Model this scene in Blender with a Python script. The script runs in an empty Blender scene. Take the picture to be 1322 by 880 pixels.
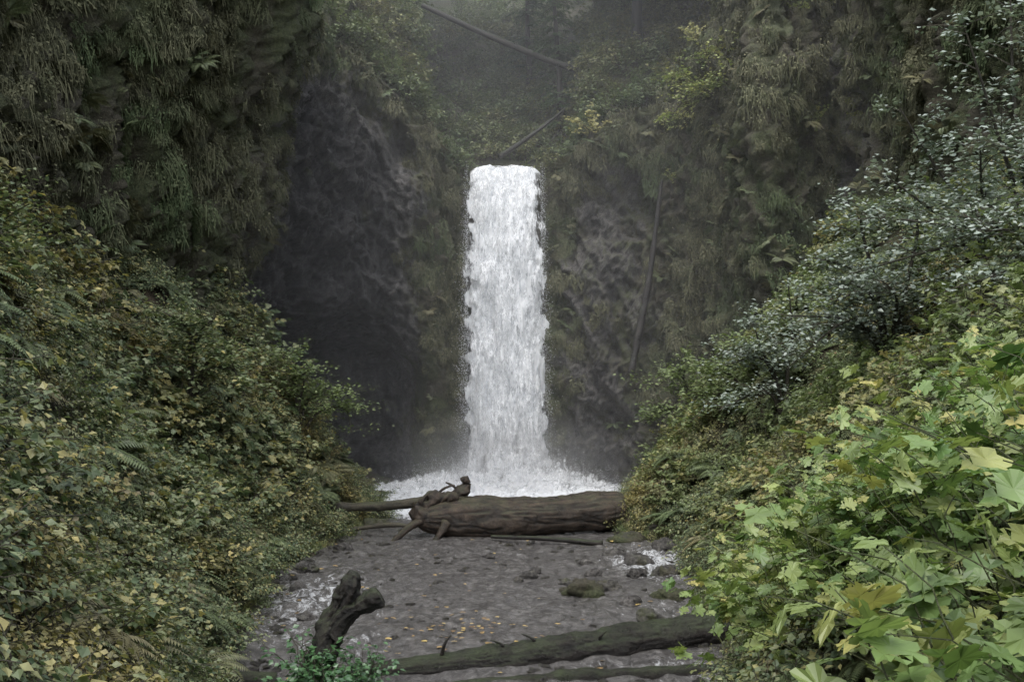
import bpy, math, numpy as np
from mathutils import Vector
R = np.random.RandomState(7)
scene = bpy.context.scene
# ------------------------------------------------------------------ utils
def hash3(i, j, k, seed):
    n = (i.astype(np.int64)*73856093) ^ (j.astype(np.int64)*19349663) ^ (k.astype(np.int64)*83492791) ^ (seed*2654435761 & 0x7fffffff)
    n = (n ^ (n >> 13)) & 0x7fffffff
    n = (n*(n*n*15731 % 2147483647 + 789221) + 1376312589) & 0x7fffffff
    return n/float(0x7fffffff)
def vnoise(x, y, z, seed=0):
    x, y, z = np.broadcast_arrays(np.asarray(x, float), np.asarray(y, float), np.asarray(z, float))
    xi, yi, zi = np.floor(x), np.floor(y), np.floor(z)
    fx, fy, fz = x-xi, y-yi, z-zi
    fx, fy, fz = [f*f*(3-2*f) for f in (fx, fy, fz)]
    r = 0
    for a in (0, 1):
        for b in (0, 1):
            for c in (0, 1):
                w = (fx if a else 1-fx)*(fy if b else 1-fy)*(fz if c else 1-fz)
                r = r + w*hash3(xi+a, yi+b, zi+c, seed)
    return r*2-1
def fbm(x, y, z=0., oct=4, seed=0, gain=0.5):
    r = 0; a = 1.; f = 1.
    for o in range(oct):
        r = r + a*vnoise(np.asarray(x)*f+o*7.3, np.asarray(y)*f+o*3.1, np.asarray(z)*f+o*5.7, seed+o)
        a *= gain; f *= 2.03
    return r
def sstep(a, b, x):
    t = np.clip((np.asarray(x, float)-a)/(b-a), 0, 1); return t*t*(3-2*t)
def nrm(v):
    return v/np.maximum(np.linalg.norm(v, axis=-1, keepdims=True), 1e-9)

class MB:
    def __init__(s): s.v=[]; s.f=[]; s.m=[]; s.r=[]; s.n=0
    def add(s, v, f, mat=0, r=0.):
        v = np.asarray(v, float).reshape(-1, 3); f = np.asarray(f, int).reshape(-1, 3)
        s.v.append(v); s.f.append(f+s.n); s.m.append(np.full(len(f), mat)); s.r.append(np.broadcast_to(np.asarray(r, float), (len(v),)).copy()); s.n += len(v)
    def build(s, name, mats, smooth=False, link=True, parent=None):
        v = np.concatenate(s.v); f = np.concatenate(s.f); m = np.concatenate(s.m); r = np.concatenate(s.r)
        me = bpy.data.meshes.new(name)
        me.vertices.add(len(v)); me.vertices.foreach_set('co', v.astype(np.float32).ravel())
        me.loops.add(len(f)*3); me.loops.foreach_set('vertex_index', f.astype(np.int32).ravel())
        me.polygons.add(len(f)); me.polygons.foreach_set('loop_start', np.arange(0, len(f)*3, 3, dtype=np.int32))
        me.polygons.foreach_set('material_index', m.astype(np.int32))
        me.polygons.foreach_set('use_smooth', np.full(len(f), smooth))
        at = me.attributes.new('lr', 'FLOAT', 'POINT'); at.data.foreach_set('value', r.astype(np.float32))
        for mt in mats: me.materials.append(mt)
        me.update(); me.validate()
        ob = bpy.data.objects.new(name, me)
        if link: scene.collection.objects.link(ob)
        if parent: ob.parent = parent
        return ob
def gridfaces(nu, nv, wrap=False):
    i = np.arange(nu-1)[:, None]; j = np.arange(nv if wrap else nv-1)[None, :]
    j2 = (j+1) % nv
    a = i*nv+j; b = (i+1)*nv+j; c = (i+1)*nv+j2; d = i*nv+j2
    return np.concatenate([np.stack([a, b, c], -1).reshape(-1, 3), np.stack([a, c, d], -1).reshape(-1, 3)])
def tube(mb, P, rad, sides=5, mat=1, r=0., bump=0., cap=False, bf=2.5, seed=3):
    P = np.asarray(P, float); n = len(P); rad = np.broadcast_to(np.asarray(rad, float), (n,))
    T = nrm(np.gradient(P, axis=0)); ref = np.array([0, 0, 1.]) if abs(T[0, 2]) < .8 else np.array([1., 0, 0])
    A = nrm(np.cross(T, ref)); B = np.cross(T, A)
    th = np.linspace(0, 2*np.pi, sides, endpoint=False)
    dirv = A[:, None]*np.cos(th)[None, :, None] + B[:, None]*np.sin(th)[None, :, None]
    V = P[:, None] + dirv*rad[:, None, None]
    if bump:
        w = V*bf
        s_ = np.r_[0, np.cumsum(np.linalg.norm(np.diff(P, axis=0), axis=1))][:, None]
        nn = fbm(w[..., 0], w[..., 1], w[..., 2], 3, seed)
        gr = 1-np.abs(fbm(np.cos(th)[None]*4.5+.4*nn, np.sin(th)[None]*4.5, s_*.7, 3, seed+9))*1.6
        gr = np.clip(gr, 0, 1)**2
        k=max(bump*.45,.06)
        V = V + dirv*((nn*bump-gr*k+.03*fbm(w[...,0]*6,w[...,1]*6,w[...,2]*6,2,seed+30))*rad[:, None])[..., None]
        r = gr.ravel()
    f = gridfaces(n, sides, True)
    V = V.reshape(-1, 3)
    if cap:
        c0 = len(V); V = np.vstack([V, P[0], P[-1]])
        if not np.isscalar(r): r = np.r_[r, .3, .3]
        j = np.arange(sides); j2 = (j+1) % sides
        f = np.vstack([f, np.stack([j, j2, np.full(sides, c0)], -1), np.stack([(n-1)*sides+j2, (n-1)*sides+j, np.full(sides, c0+1)], -1)])
    mb.add(V, f, mat, r)
def curve(pts, n):
    pts = np.asarray(pts, float); t = np.linspace(0, len(pts)-1, n); out = []
    for q in t:
        i = min(int(q), len(pts)-2); u = q-i
        p0 = pts[max(i-1, 0)]; p1 = pts[i]; p2 = pts[i+1]; p3 = pts[min(i+2, len(pts)-1)]
        out.append(.5*((2*p1)+(-p0+p2)*u+(2*p0-5*p1+4*p2-p3)*u*u+(-p0+3*p1-3*p2+p3)*u**3))
    return np.array(out)
# leaf templates
SIMPLE = (np.array([[0,0,0],[-.27,.42,.05],[0,.45,-.03],[.27,.42,.05],[0,1,-.12]]), np.array([[0,2,1],[1,2,4],[0,3,2],[3,4,2]]))
def rotT(T, ang, sc, off=(0,0,0)):
    v = T[0].copy()*sc; c, s_ = math.cos(ang), math.sin(ang)
    return np.stack([v[:,0]*c-v[:,1]*s_, v[:,0]*s_+v[:,1]*c, v[:,2]], -1)+np.array(off)
def joinT(L):
    V=[];F=[];n=0
    for v,f in L: V.append(v);F.append(f+n);n+=len(v)
    return np.vstack(V),np.vstack(F)
BROAD = (SIMPLE[0]*np.array([1.45,1,1]), SIMPLE[1])
TRI = joinT([(rotT(BROAD,0,.62,(0,.38,0)),SIMPLE[1]),(rotT(BROAD,1.25,.55,(0,.36,0)),SIMPLE[1]),(rotT(BROAD,-1.25,.55,(0,.36,0)),SIMPLE[1])])
def maple():
    prof = [(0,.0),(.16,-.10),(.34,-.12),(.44,.02),(.40,.13),(.60,.16),(.66,.30),(.56,.36),(.40,.38),(.46,.52),(.40,.66),(.27,.62),(.19,.60),(.17,.78),(.08,.86),(0,1.02)]
    out = prof + [(-x,y) for x,y in prof[-2:0:-1]]
    V = [(x,y,-.22*(x*x)-.14*max(y-.3,0)**2+ .03*math.sin(i*2.1)) for i,(x,y) in enumerate(out)]
    n=len(V); V.append((0,.28,-.05)); V.append((0,.62,-.06))
    F=[]
    for i in range(n):
        j=(i+1)%n
        ym=(out[i][1]+out[j][1])/2
        F.append((i,j,n if ym<.5 else n+1))
    F += [(8,n+1,n),(n-8,n,n+1)]
    return np.array(V,float),np.array(F)
MAPLE = maple()
def leaves(mb, P, D, N, size, T=SIMPLE, mat=0, r=None):
    P=np.asarray(P,float); n=len(P)
    D=nrm(D); S=nrm(np.cross(D,N)); Nn=np.cross(S,D)
    size=np.broadcast_to(np.asarray(size,float),(n,))
    tv,tf=T; k=len(tv)
    V=P[:,None]+size[:,None,None]*(S[:,None]*tv[None,:,0:1]+D[:,None]*tv[None,:,1:2]+Nn[:,None]*tv[None,:,2:3])
    F=(tf[None]+(np.arange(n)*k)[:,None,None]).reshape(-1,3)
    if r is None: r=R.rand(n)
    mb.add(V.reshape(-1,3),F,mat,np.repeat(r,k))
# ------------------------------------------------------------------ materials
def newmat(name):
    m=bpy.data.materials.new(name); m.use_nodes=True; nt=m.node_tree; nt.nodes.clear()
    o=nt.nodes.new('ShaderNodeOutputMaterial'); return m,nt,o
class G:
    def __init__(s,nt): s.nt=nt
    def n(s,t,**k):
        nd=s.nt.nodes.new('ShaderNode'+t)
        for a,b in k.items(): setattr(nd,a,b)
        return nd
    def l(s,a,b): s.nt.links.new(a,b)
    def noise(s,vec,scale,det=5,rough=.55,dist=0.):
        nd=s.n('TexNoise'); nd.inputs['Scale'].default_value=scale; nd.inputs['Detail'].default_value=det; nd.inputs['Roughness'].default_value=rough; nd.inputs['Distortion'].default_value=dist
        if vec is not None: s.l(vec,nd.inputs['Vector'])
        return nd.outputs[0]
    def ramp(s,fac,stops):
        nd=s.n('ValToRGB'); cr=nd.color_ramp
        while len(cr.elements)<len(stops): cr.elements.new(.5)
        for e,(p,c) in zip(cr.elements,stops):
            e.position=p; e.color=(c[0],c[1],c[2],1) if hasattr(c,'__len__') else (c,c,c,1)
        s.l(fac,nd.inputs[0]); return nd.outputs[0]
    def mix(s,fac,a,b,mode='MIX'):
        nd=s.n('MixRGB',blend_type=mode)
        for q,i in ((fac,0),(a,1),(b,2)):
            if hasattr(q,'is_linked'): s.l(q,nd.inputs[i])
            else: nd.inputs[i].default_value = q if i==0 else (q[0],q[1],q[2],1)
        return nd.outputs[0]
    def math(s,op,a,b=0.,clamp=False):
        nd=s.n('Math',operation=op,use_clamp=clamp)
        for q,i in ((a,0),(b,1)):
            if hasattr(q,'is_linked'): s.l(q,nd.inputs[i])
            else: nd.inputs[i].default_value=q
        return nd.outputs[0]
    def mapping(s,vec,sc):
        nd=s.n('Mapping'); s.l(vec,nd.inputs[0]); nd.inputs['Scale'].default_value=sc; return nd.outputs[0]
    def attr(s,name,typ='GEOMETRY'):
        nd=s.n('Attribute',attribute_name=name,attribute_type=typ); return nd
def leafmat(name, cols, alt, rough=.45, trans=.3, spec=.5):
    m,nt,o=newmat(name); g=G(nt)
    lr=g.attr('lr').outputs['Fac']; ti=g.attr('tint','INSTANCER').outputs['Fac']
    k=len(cols)
    c1=g.ramp(lr,[(i/(k-1),c) for i,c in enumerate(cols)])
    k=len(alt)
    c2=g.ramp(lr,[(i/(k-1),c) for i,c in enumerate(alt)])
    c=g.mix(ti,c1,c2)
    co=g.n('NewGeometry').outputs['Position']
    nz=g.noise(co,9.,1); c=g.mix(.5,c,g.ramp(nz,[(.3,.55),(.7,1.4)]),'MULTIPLY')
    b=g.n('BsdfPrincipled'); g.l(c,b.inputs['Base Color']); b.inputs['Roughness'].default_value=rough; b.inputs['Specular IOR Level'].default_value=spec
    if trans>0:
        t=g.n('BsdfTranslucent'); g.l(g.mix(1,c,(1.2,1.3,.8),'MULTIPLY'),t.inputs[0])
        x=g.n('MixShader'); x.inputs[0].default_value=trans; g.l(b.outputs[0],x.inputs[1]); g.l(t.outputs[0],x.inputs[2]); g.l(x.outputs[0],o.inputs[0])
    else: g.l(b.outputs[0],o.inputs[0])
    return m
M_left=leafmat('shrub_leaf',[(.045,.072,.036),(.095,.135,.065),(.165,.20,.10),(.23,.26,.14),(.42,.36,.14)],[(.13,.10,.05),(.20,.17,.08),(.30,.27,.11),(.44,.35,.13)])
M_hill=leafmat('hillside_leaf',[(.08,.115,.06),(.14,.18,.09),(.19,.23,.12),(.25,.28,.14)],[(.14,.13,.07),(.21,.20,.10),(.29,.28,.13)],.6,.2,.3)
M_right=leafmat('bramble_leaf',[(.06,.088,.042),(.13,.17,.07),(.19,.235,.10),(.26,.31,.14)],[(.17,.18,.08),(.28,.28,.11),(.40,.36,.14),(.22,.16,.09)])
M_big=leafmat('thimbleberry_leaf',[(.075,.14,.045),(.12,.20,.065),(.17,.26,.085),(.23,.31,.11)],[(.17,.23,.08),(.26,.30,.10),(.42,.37,.13)],.4,.32)
M_glau=leafmat('glaucous_leaf',[(.09,.125,.085),(.17,.21,.165),(.26,.30,.25),(.38,.42,.37)],[(.18,.20,.11),(.30,.32,.2)],.36,.15,.6)
M_fern=leafmat('fern_leaf',[(.055,.08,.035),(.10,.135,.058),(.15,.18,.08)],[(.12,.11,.055),(.17,.15,.07)],.55,0)
M_moss=leafmat('hanging_moss',[(.05,.052,.032),(.105,.105,.062),(.17,.165,.10)],[(.052,.075,.038),(.115,.14,.07)],.85,0,.1)
M_con=leafmat('conifer_needle',[(.05,.095,.055),(.09,.15,.085),(.13,.20,.115)],[(.08,.11,.055),(.13,.17,.08)],.6,.15,.3)
M_yel=leafmat('maple_autumn_leaf',[(.13,.18,.07),(.21,.26,.10),(.30,.32,.12),(.38,.36,.14)],[(.22,.22,.09),(.38,.34,.13)],.5,.25)
M_fall=leafmat('fallen_leaf',[(.13,.08,.04),(.28,.19,.07),(.45,.34,.12)],[(.16,.09,.03),(.4,.3,.06)],.5,0)

def barkmat(name, dark, light, moss, mossamt, wet=.6):
    m,nt,o=newmat(name); g=G(nt)
    co=g.n('TexCoord').outputs['Object']; geo=g.n('NewGeometry')
    n1=g.noise(co,3.,8,.65); n2=g.noise(co,26.,6,.75,.6)
    c=g.ramp(g.mix(.6,n1,n2),[(.36,dark),(.5,tuple((a+b)*.38 for a,b in zip(dark,light))),(.64,light)])
    crack=g.attr('lr').outputs['Fac']; c=g.mix(g.math('MULTIPLY',crack,.9),c,tuple(q*.35 for q in dark))
    sep=g.n('SeparateXYZ'); g.l(geo.outputs['Normal'],sep.inputs[0])
    f=g.math('MULTIPLY',g.ramp(sep.outputs[2],[(.1,0.),(.7,1.)]),g.ramp(g.noise(co,2.2,6,.7),[(.5-.2*mossamt,0.),(.6,1.)])); f=g.math('MULTIPLY',f,mossamt)
    c=g.mix(f,c,g.ramp(n2,[(.3,tuple(q*.5 for q in moss)),(.7,tuple(q*1.9 for q in moss))]))
    b=g.n('BsdfPrincipled'); g.l(c,b.inputs['Base Color']); g.l(g.ramp(n1,[(.3,wet*.45),(.7,min(1,wet*1.4))]),b.inputs['Roughness'])
    bp=g.n('Bump'); bp.inputs['Strength'].default_value=1.; bp.inputs['Distance'].default_value=.06; g.l(g.mix(.7,n1,n2),bp.inputs['Height']); g.l(bp.outputs[0],b.inputs['Normal'])
    g.l(b.outputs[0],o.inputs[0]); return m
M_twig=barkmat('twig_bark',(.035,.03,.02),(.12,.105,.075),(.06,.08,.02),.3,.8)
M_stem=barkmat('green_stem',(.05,.06,.025),(.13,.15,.06),(.06,.08,.02),.3,.8)
M_log=barkmat('wet_log_bark',(.010,.008,.006),(.12,.083,.057),(.06,.065,.03),.45,.45)
M_logdark=barkmat('dark_log_bark',(.005,.004,.004),(.042,.032,.025),(.035,.045,.02),.85,.42)
M_trunk=barkmat('trunk_bark',(.02,.018,.014),(.08,.07,.055),(.05,.07,.02),.5,.9)

def rockmat():
    m,nt,o=newmat('mossy_rock'); g=G(nt)
    co=g.n('TexCoord').outputs['Object']; geo=g.n('NewGeometry')
    a=g.attr('lr').outputs['Fac']
    st=g.mapping(co,(1,1,.5))
    n2=g.noise(st,2.6,9,.74,.6); n3=g.noise(co,14.,6,.78)
    rock=g.ramp(n2,[(.3,(.02,.018,.017)),(.45,(.065,.06,.055)),(.57,(.15,.14,.13)),(.70,(.38,.36,.34))])
    rock=g.mix(.9,rock,g.ramp(n3,[(.36,.3),(.64,1.8)]),'MULTIPLY')
    rock=g.mix(g.ramp(a,[(.86,0.),(.95,.85)]),rock,g.mix(1,rock,(.34,.34,.36),'MULTIPLY'))  # barest rock, in the recess, darkened in colour as shade of the overhang
    moss=g.ramp(n3,[(.3,(.022,.028,.012)),(.5,(.07,.08,.035)),(.72,(.14,.15,.07))])
    moss2=g.ramp(n3,[(.3,(.03,.026,.017)),(.55,(.085,.076,.05)),(.75,(.15,.135,.09))])
    mm=g.mix(g.ramp(g.noise(co,.9,4),[(.42,0.),(.6,1.)]),moss,moss2)
    f=g.math('ADD',g.math('MULTIPLY',g.math('SUBTRACT',n2,.5),1.6),g.math('SUBTRACT',1.0,a))
    f=g.math('ADD',f,g.math('MULTIPLY',g.math('SUBTRACT',g.noise(co,.7,3),.5),1.2))
    f=g.ramp(f,[(.24,0.),(.5,1.)])
    c=g.mix(f,rock,mm)
    b=g.n('BsdfPrincipled'); g.l(c,b.inputs['Base Color']); g.l(g.ramp(f,[(0,.4),(1,.9)]),b.inputs['Roughness'])
    bp=g.n('Bump'); bp.inputs['Strength'].default_value=1.; bp.inputs['Distance'].default_value=.3; g.l(g.mix(.35,n2,n3),bp.inputs['Height']); g.l(bp.outputs[0],b.inputs['Normal'])
    g.l(b.outputs[0],o.inputs[0]); return m
M_rock=rockmat()
def soilmat():
    m,nt,o=newmat('forest_soil'); g=G(nt)
    co=g.n('TexCoord').outputs['Object']
    n1=g.noise(co,1.1,6,.6); n3=g.noise(co,14.,6,.7)
    c=g.ramp(n3,[(.3,(.015,.011,.007)),(.55,(.055,.04,.024)),(.75,(.12,.09,.05))])
    ms=g.ramp(n3,[(.3,(.02,.03,.01)),(.7,(.08,.10,.03))])
    c=g.mix(g.ramp(n1,[(.45,0.),(.58,1.)]),c,ms)
    b=g.n('BsdfPrincipled'); g.l(c,b.inputs['Base Color']); b.inputs['Roughness'].default_value=.9
    bp=g.n('Bump'); bp.inputs['Distance'].default_value=.06; g.l(n3,bp.inputs['Height']); g.l(bp.outputs[0],b.inputs['Normal'])
    g.l(b.outputs[0],o.inputs[0]); return m
M_soil=soilmat()
def streammat():
    m,nt,o=newmat('stream_water'); g=G(nt)
    co=g.n('TexCoord').outputs['Object']; a=g.attr('lr').outputs['Fac']
    vo=g.n('TexVoronoi'); vo.inputs['Scale'].default_value=6.5
    dn=g.n('TexNoise'); dn.inputs['Scale'].default_value=3.; g.l(co,dn.inputs['Vector']); g.l(g.mix(.3,co,dn.outputs[1]),vo.inputs['Vector'])
    n1=g.noise(co,.6,5); n2=g.noise(g.mapping(co,(1.,.5,1)),5.0,8,.75,1.2)
    peb=g.mix(1,g.ramp(vo.outputs['Distance'],[(0,1.2),(.5,.85),(1,.3)]),g.ramp(vo.outputs['Color'],[(0,(.07,.066,.062)),(.5,(.12,.112,.105)),(1,(.21,.20,.19))]),'MULTIPLY')
    c=g.mix(g.ramp(n1,[(.35,.2),(.65,.85)]),peb,(.11,.104,.10))
    c=g.mix(.75,c,g.ramp(n2,[(.34,.4),(.66,1.7)]),'MULTIPLY')
    f=g.ramp(g.math('ADD',g.math('MULTIPLY',g.math('SUBTRACT',n2,.5),2.2),g.math('SUBTRACT',g.math('MULTIPLY',a,1.0),.5)),[(.0,0.),(.5,1.)])
    c=g.mix(f,c,(.76,.78,.80))
    b=g.n('BsdfPrincipled'); g.l(c,b.inputs['Base Color']); g.l(g.ramp(f,[(0,.1),(1,.6)]),b.inputs['Roughness']); b.inputs['IOR'].default_value=1.6
    n4=g.noise(g.mapping(co,(1.,.7,1)),2.2,5,.6,.6)
    bp=g.n('Bump'); bp.inputs['Strength'].default_value=1.; bp.inputs['Distance'].default_value=.15; g.l(g.mix(.45,n2,n4),bp.inputs['Height']); g.l(bp.outputs[0],b.inputs['Normal'])
    g.l(b.outputs[0],o.inputs[0]); return m
M_stream=streammat()
def fallmat():
    m,nt,o=newmat('falling_water'); g=G(nt)
    co=g.n('TexCoord').outputs['Object']; a=g.attr('lr').outputs['Fac']
    n1=g.noise(g.mapping(co,(3.0,3.0,.55)),1.6,7,.62,.5)
    n2=g.noise(g.mapping(co,(9,9,2.2)),1.6,6,.7,.7)
    n=g.mix(.5,n1,n2)
    c=g.ramp(n,[(.34,(.55,.58,.62)),(.45,(.85,.865,.885)),(.55,(.97,.975,.98))])
    al=g.math('ADD',g.math('MULTIPLY',g.math('SUBTRACT',n,.5),3.2),a); al=g.ramp(al,[(.15,0.),(.5,1.)])
    b=g.n('BsdfPrincipled'); g.l(c,b.inputs['Base Color']); b.inputs['Roughness'].default_value=.5
    bp=g.n('Bump'); bp.inputs['Strength'].default_value=.7; bp.inputs['Distance'].default_value=.1; g.l(n,bp.inputs['Height']); g.l(bp.outputs[0],b.inputs['Normal'])
    t=g.n('BsdfTranslucent'); g.l(c,t.inputs[0])
    x=g.n('MixShader'); x.inputs[0].default_value=.35; g.l(b.outputs[0],x.inputs[1]); g.l(t.outputs[0],x.inputs[2])
    tr=g.n('BsdfTransparent'); y=g.n('MixShader'); g.l(al,y.inputs[0]); g.l(tr.outputs[0],y.inputs[1]); g.l(x.outputs[0],y.inputs[2])
    g.l(y.outputs[0],o.inputs[0]); return m
M_fallw=fallmat()
def simplemat(name,c,r=.5):
    m,nt,o=newmat(name); g=G(nt); b=g.n('BsdfPrincipled')
    co=g.n('TexCoord').outputs['Object']; g.l(g.mix(g.noise(co,5.,3),c,tuple(q*.8 for q in c)),b.inputs['Base Color']); b.inputs['Roughness'].default_value=r; g.l(b.outputs[0],o.inputs[0]); return m
M_drop=simplemat('spray_drops',(.9,.91,.93),.4)

# ------------------------------------------------------------------ terrain
SLy=[-60,-10,8,12,16,23.6,28,33,38,44,60]; SLx=[-1.5,-1.5,-1.8,-3.3,-4.5,-5.8,-5.2,-4.3,-5.0,-6.0,-6]
SRy=[-60,-10,8,12,16,19,22,26,30,34,40,44,60]; SRx=[1.,1.,1.2,2.6,3.6,3.9,4.2,4.5,3.3,3.8,4.4,5.5,6]
def height(x,y):
    x=np.asarray(x,float); y=np.asarray(y,float)
    w=.35*fbm(x*.5,y*.5,0,3,11)
    dl=np.interp(y,SLy,SLx)-x+w; dr=x-np.interp(y,SRy,SRx)+w
    sl=1.4-1.0*sstep(34.5,39,y); sr=1.15-.7*sstep(36,41,y)
    zl=sl*(np.maximum(dl,0)-.55*(1-np.exp(-np.maximum(dl,0)/.8))); zr=sr*np.maximum(dr,0)
    z=np.maximum(zl,zr); z=np.where(z>9,9+.15*(z-9),z)
    d=np.maximum(dl,dr)
    z=z+np.where(d<0,-.4*sstep(0,1.2,-d),0)
    near=np.maximum(2.8-.3*y,0); near=np.minimum(near,3.2)
    near=.5*(near+np.sqrt(near*near+.02))-.07
    z=z+near+.7*fbm(x*.45,y*.45,0,3,15)*sstep(.5,3,d)*sstep(7,13,y)+.22*fbm(x*.9,y*.9,0,4,5)*sstep(-.3,1.5,d)+.05*fbm(x*4,y*4,0,3,25)
    return z
def hn(x,y):
    e=.15; hx=(height(x+e,y)-height(x-e,y))/(2*e); hy=(height(x,y+e)-height(x,y-e))/(2*e)
    return nrm(np.stack([-hx,-hy,np.ones_like(hx)],-1))
nx,ny=330,420
gx=np.sinh(np.linspace(-2.4,2.4,nx))*np.float64(60/np.sinh(2.4)); gy=np.concatenate([np.linspace(-60,0,60,endpoint=False),np.linspace(0,48,300,endpoint=False),np.linspace(48,120,60)])
X,Y=np.meshgrid(gx,gy,indexing='ij'); Z=height(X,Y)
mb=MB(); mb.add(np.stack([X,Y,Z],-1),gridfaces(nx,ny)[:,::-1]); mb.build('ground',[M_soil],True)

# stream
nx,ny=240,1100
gx=np.linspace(-8.5,7.5,nx); gy=np.linspace(8,46.5,ny); X,Y=np.meshgrid(gx,gy,indexing='ij')
rif=np.maximum.reduce([
    .6*np.exp(-((X+4.1)/1.7)**2-((Y-20.5)/4.6)**2), .75*np.exp(-((X-3.6)/1.5)**2-((Y-25.)/3.2)**2),
    .45*np.exp(-((X+3.0)/1.6)**2-((Y-17.)/1.8)**2), .55*np.exp(-((X-2.8)/2.6)**2-((Y-15.6)/.7)**2),.3*np.exp(-((X-2.)/2.2)**2-((Y-20)/3.)**2),
    .42*np.exp(-((X-3.2)/1.)**2-((Y-20.)/3)**2), .3*np.exp(-((X+1.)/3.)**2-((Y-27)/2.)**2),
    2.4*np.exp(-((X+.3)/4.4)**2-((Y-42.5)/5.)**2), .95*sstep(31,35,Y)])
Z=.03*fbm(X*2.2,Y*1.1,0,4,31)*(1+2.*rif)+.022*fbm(X*5,Y*2.4,0,3,8)*(.6+3*rif)
mb=MB(); mb.add(np.stack([X,Y,Z],-1),gridfaces(nx,ny)[:,::-1],0,rif.ravel()); mb.build('stream',[M_stream],True)

# ------------------------------------------------------------------ cliff
CP=np.array([ # x,y,rim,lean,under,bare_shade,hillslope
(-18,-14,11,0,0,.1,.3),(-14.5,4,14,.5,0,.1,.3),(-12.8,17,19,.8,.2,.12,.3),(-12.0,26,22,1.6,.4,.12,.3),(-9.8,33.0,22.5,3.2,.8,.2,.4),
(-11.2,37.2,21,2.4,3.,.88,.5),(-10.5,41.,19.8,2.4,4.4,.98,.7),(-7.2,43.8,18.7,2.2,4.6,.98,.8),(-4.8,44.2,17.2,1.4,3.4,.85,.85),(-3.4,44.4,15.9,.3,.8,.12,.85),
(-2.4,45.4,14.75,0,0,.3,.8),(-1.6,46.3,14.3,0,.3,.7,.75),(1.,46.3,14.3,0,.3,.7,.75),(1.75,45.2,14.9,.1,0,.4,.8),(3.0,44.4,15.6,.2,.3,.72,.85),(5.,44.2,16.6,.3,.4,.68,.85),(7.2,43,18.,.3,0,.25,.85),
(8.6,40,20,.2,0,.15,.8),(9.2,36.2,22.5,1.0,.3,.15,.5),(10.6,36.6,22.5,.3,.3,.3,.4),(12.8,38.4,23,.3,.6,.6,.4),(13.2,30,20,1.2,.4,.25,.3),(14,20,17,.7,0,.15,.3),(15.5,5,13,.5,0,.1,.3),(19,-14,11,0,0,.1,.3)])
NS=900; CS=curve(CP,NS*2)
dl=np.r_[0,np.cumsum(np.linalg.norm(np.diff(CS[:,:2],axis=0),axis=1))]
wgt=np.interp(CS[:,1],[-14,15,30,46],[.35,.6,1.2,1.9]); cw=np.r_[0,np.cumsum(np.diff(dl)*wgt[1:])]
sq=np.interp(np.linspace(0,cw[-1],NS),cw,dl); C=np.stack([np.interp(sq,dl,CS[:,i]) for i in range(7)],-1)
tan=nrm(np.gradient(C[:,:2],axis=0)); inw=np.stack([tan[:,1],-tan[:,0]],-1)
for _ in range(60): inw[1:-1]=(inw[:-2]+inw[1:-1]*2+inw[2:])/4
inw=nrm(inw)
NT,NH=260,110
t=np.linspace(0,1,NT)[None]
zb=-1.; zr=C[:,2:3]; Zc=zb+(zr-zb)*t
und=1-sstep(.30,.43,t+.05*fbm(C[:,0:1]*.5,C[:,1:2]*.5,0,3,47))
off=C[:,3:4]*sstep(.25,.95,t)-C[:,4:5]*und - .8*np.where(t>.93,((t-.93)/.07)**2,0)
Xc=C[:,0:1]+inw[:,0:1]*off; Yc=C[:,1:2]+inw[:,1:2]*off
h=np.linspace(0,1,NH+1)[None,1:]; D=h**1.25*26
Xh=Xc[:,-1:]-inw[:,0:1]*D; Yh=Yc[:,-1:]-inw[:,1:2]*D
Zh=zr+C[:,6:7]*D*sstep(-1,3,D)+0*D
XX=np.concatenate([Xc,Xh],1); YY=np.concatenate([Yc,Yh],1); ZZ=np.concatenate([Zc,Zh],1)
notch=np.exp(-((C[:,0:1]+.3)/2.2)**2)*(C[:,1:2]>43)
calm=1-.85*notch
big=fbm(XX*.22,YY*.22,ZZ*.16,3,41)*1.1
med=.45-1.15*np.abs(fbm(XX*.75+.3*ZZ,YY*.75,ZZ*.4,4,42,.55))
fin=(.3-np.abs(fbm(XX*2.6,YY*2.6,ZZ*1.8,4,43,.6)))*.38
disp=(big+med+fin)*calm
hillw=np.concatenate([np.zeros_like(Xc),np.broadcast_to(sstep(0,.12,h),Xh.shape)],1)
XX=XX+inw[:,0:1]*disp*(1-.5*hillw); YY=YY+inw[:,1:2]*disp*(1-.5*hillw); ZZ=ZZ+disp*.8*hillw
bare_shade=np.broadcast_to(C[:,5:6],XX.shape)*(1-hillw)
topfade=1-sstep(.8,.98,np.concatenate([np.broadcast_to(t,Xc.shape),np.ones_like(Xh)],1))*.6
bare_shade=np.clip(bare_shade*topfade+.0,0,1)
CV=np.stack([XX,YY,ZZ],-1)
mb=MB(); mb.add(CV,gridfaces(NS,NT+NH)[:,::-1],0,bare_shade.ravel()); mb.build('cliff',[M_rock],True)
du=np.gradient(CV,axis=0); dv=np.gradient(CV,axis=1); CN=nrm(np.cross(dv,du)); 
flip=np.sum(CN[:,:NT,:2]*inw[:,None],-1).mean()
if flip<0: CN=-CN

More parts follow.
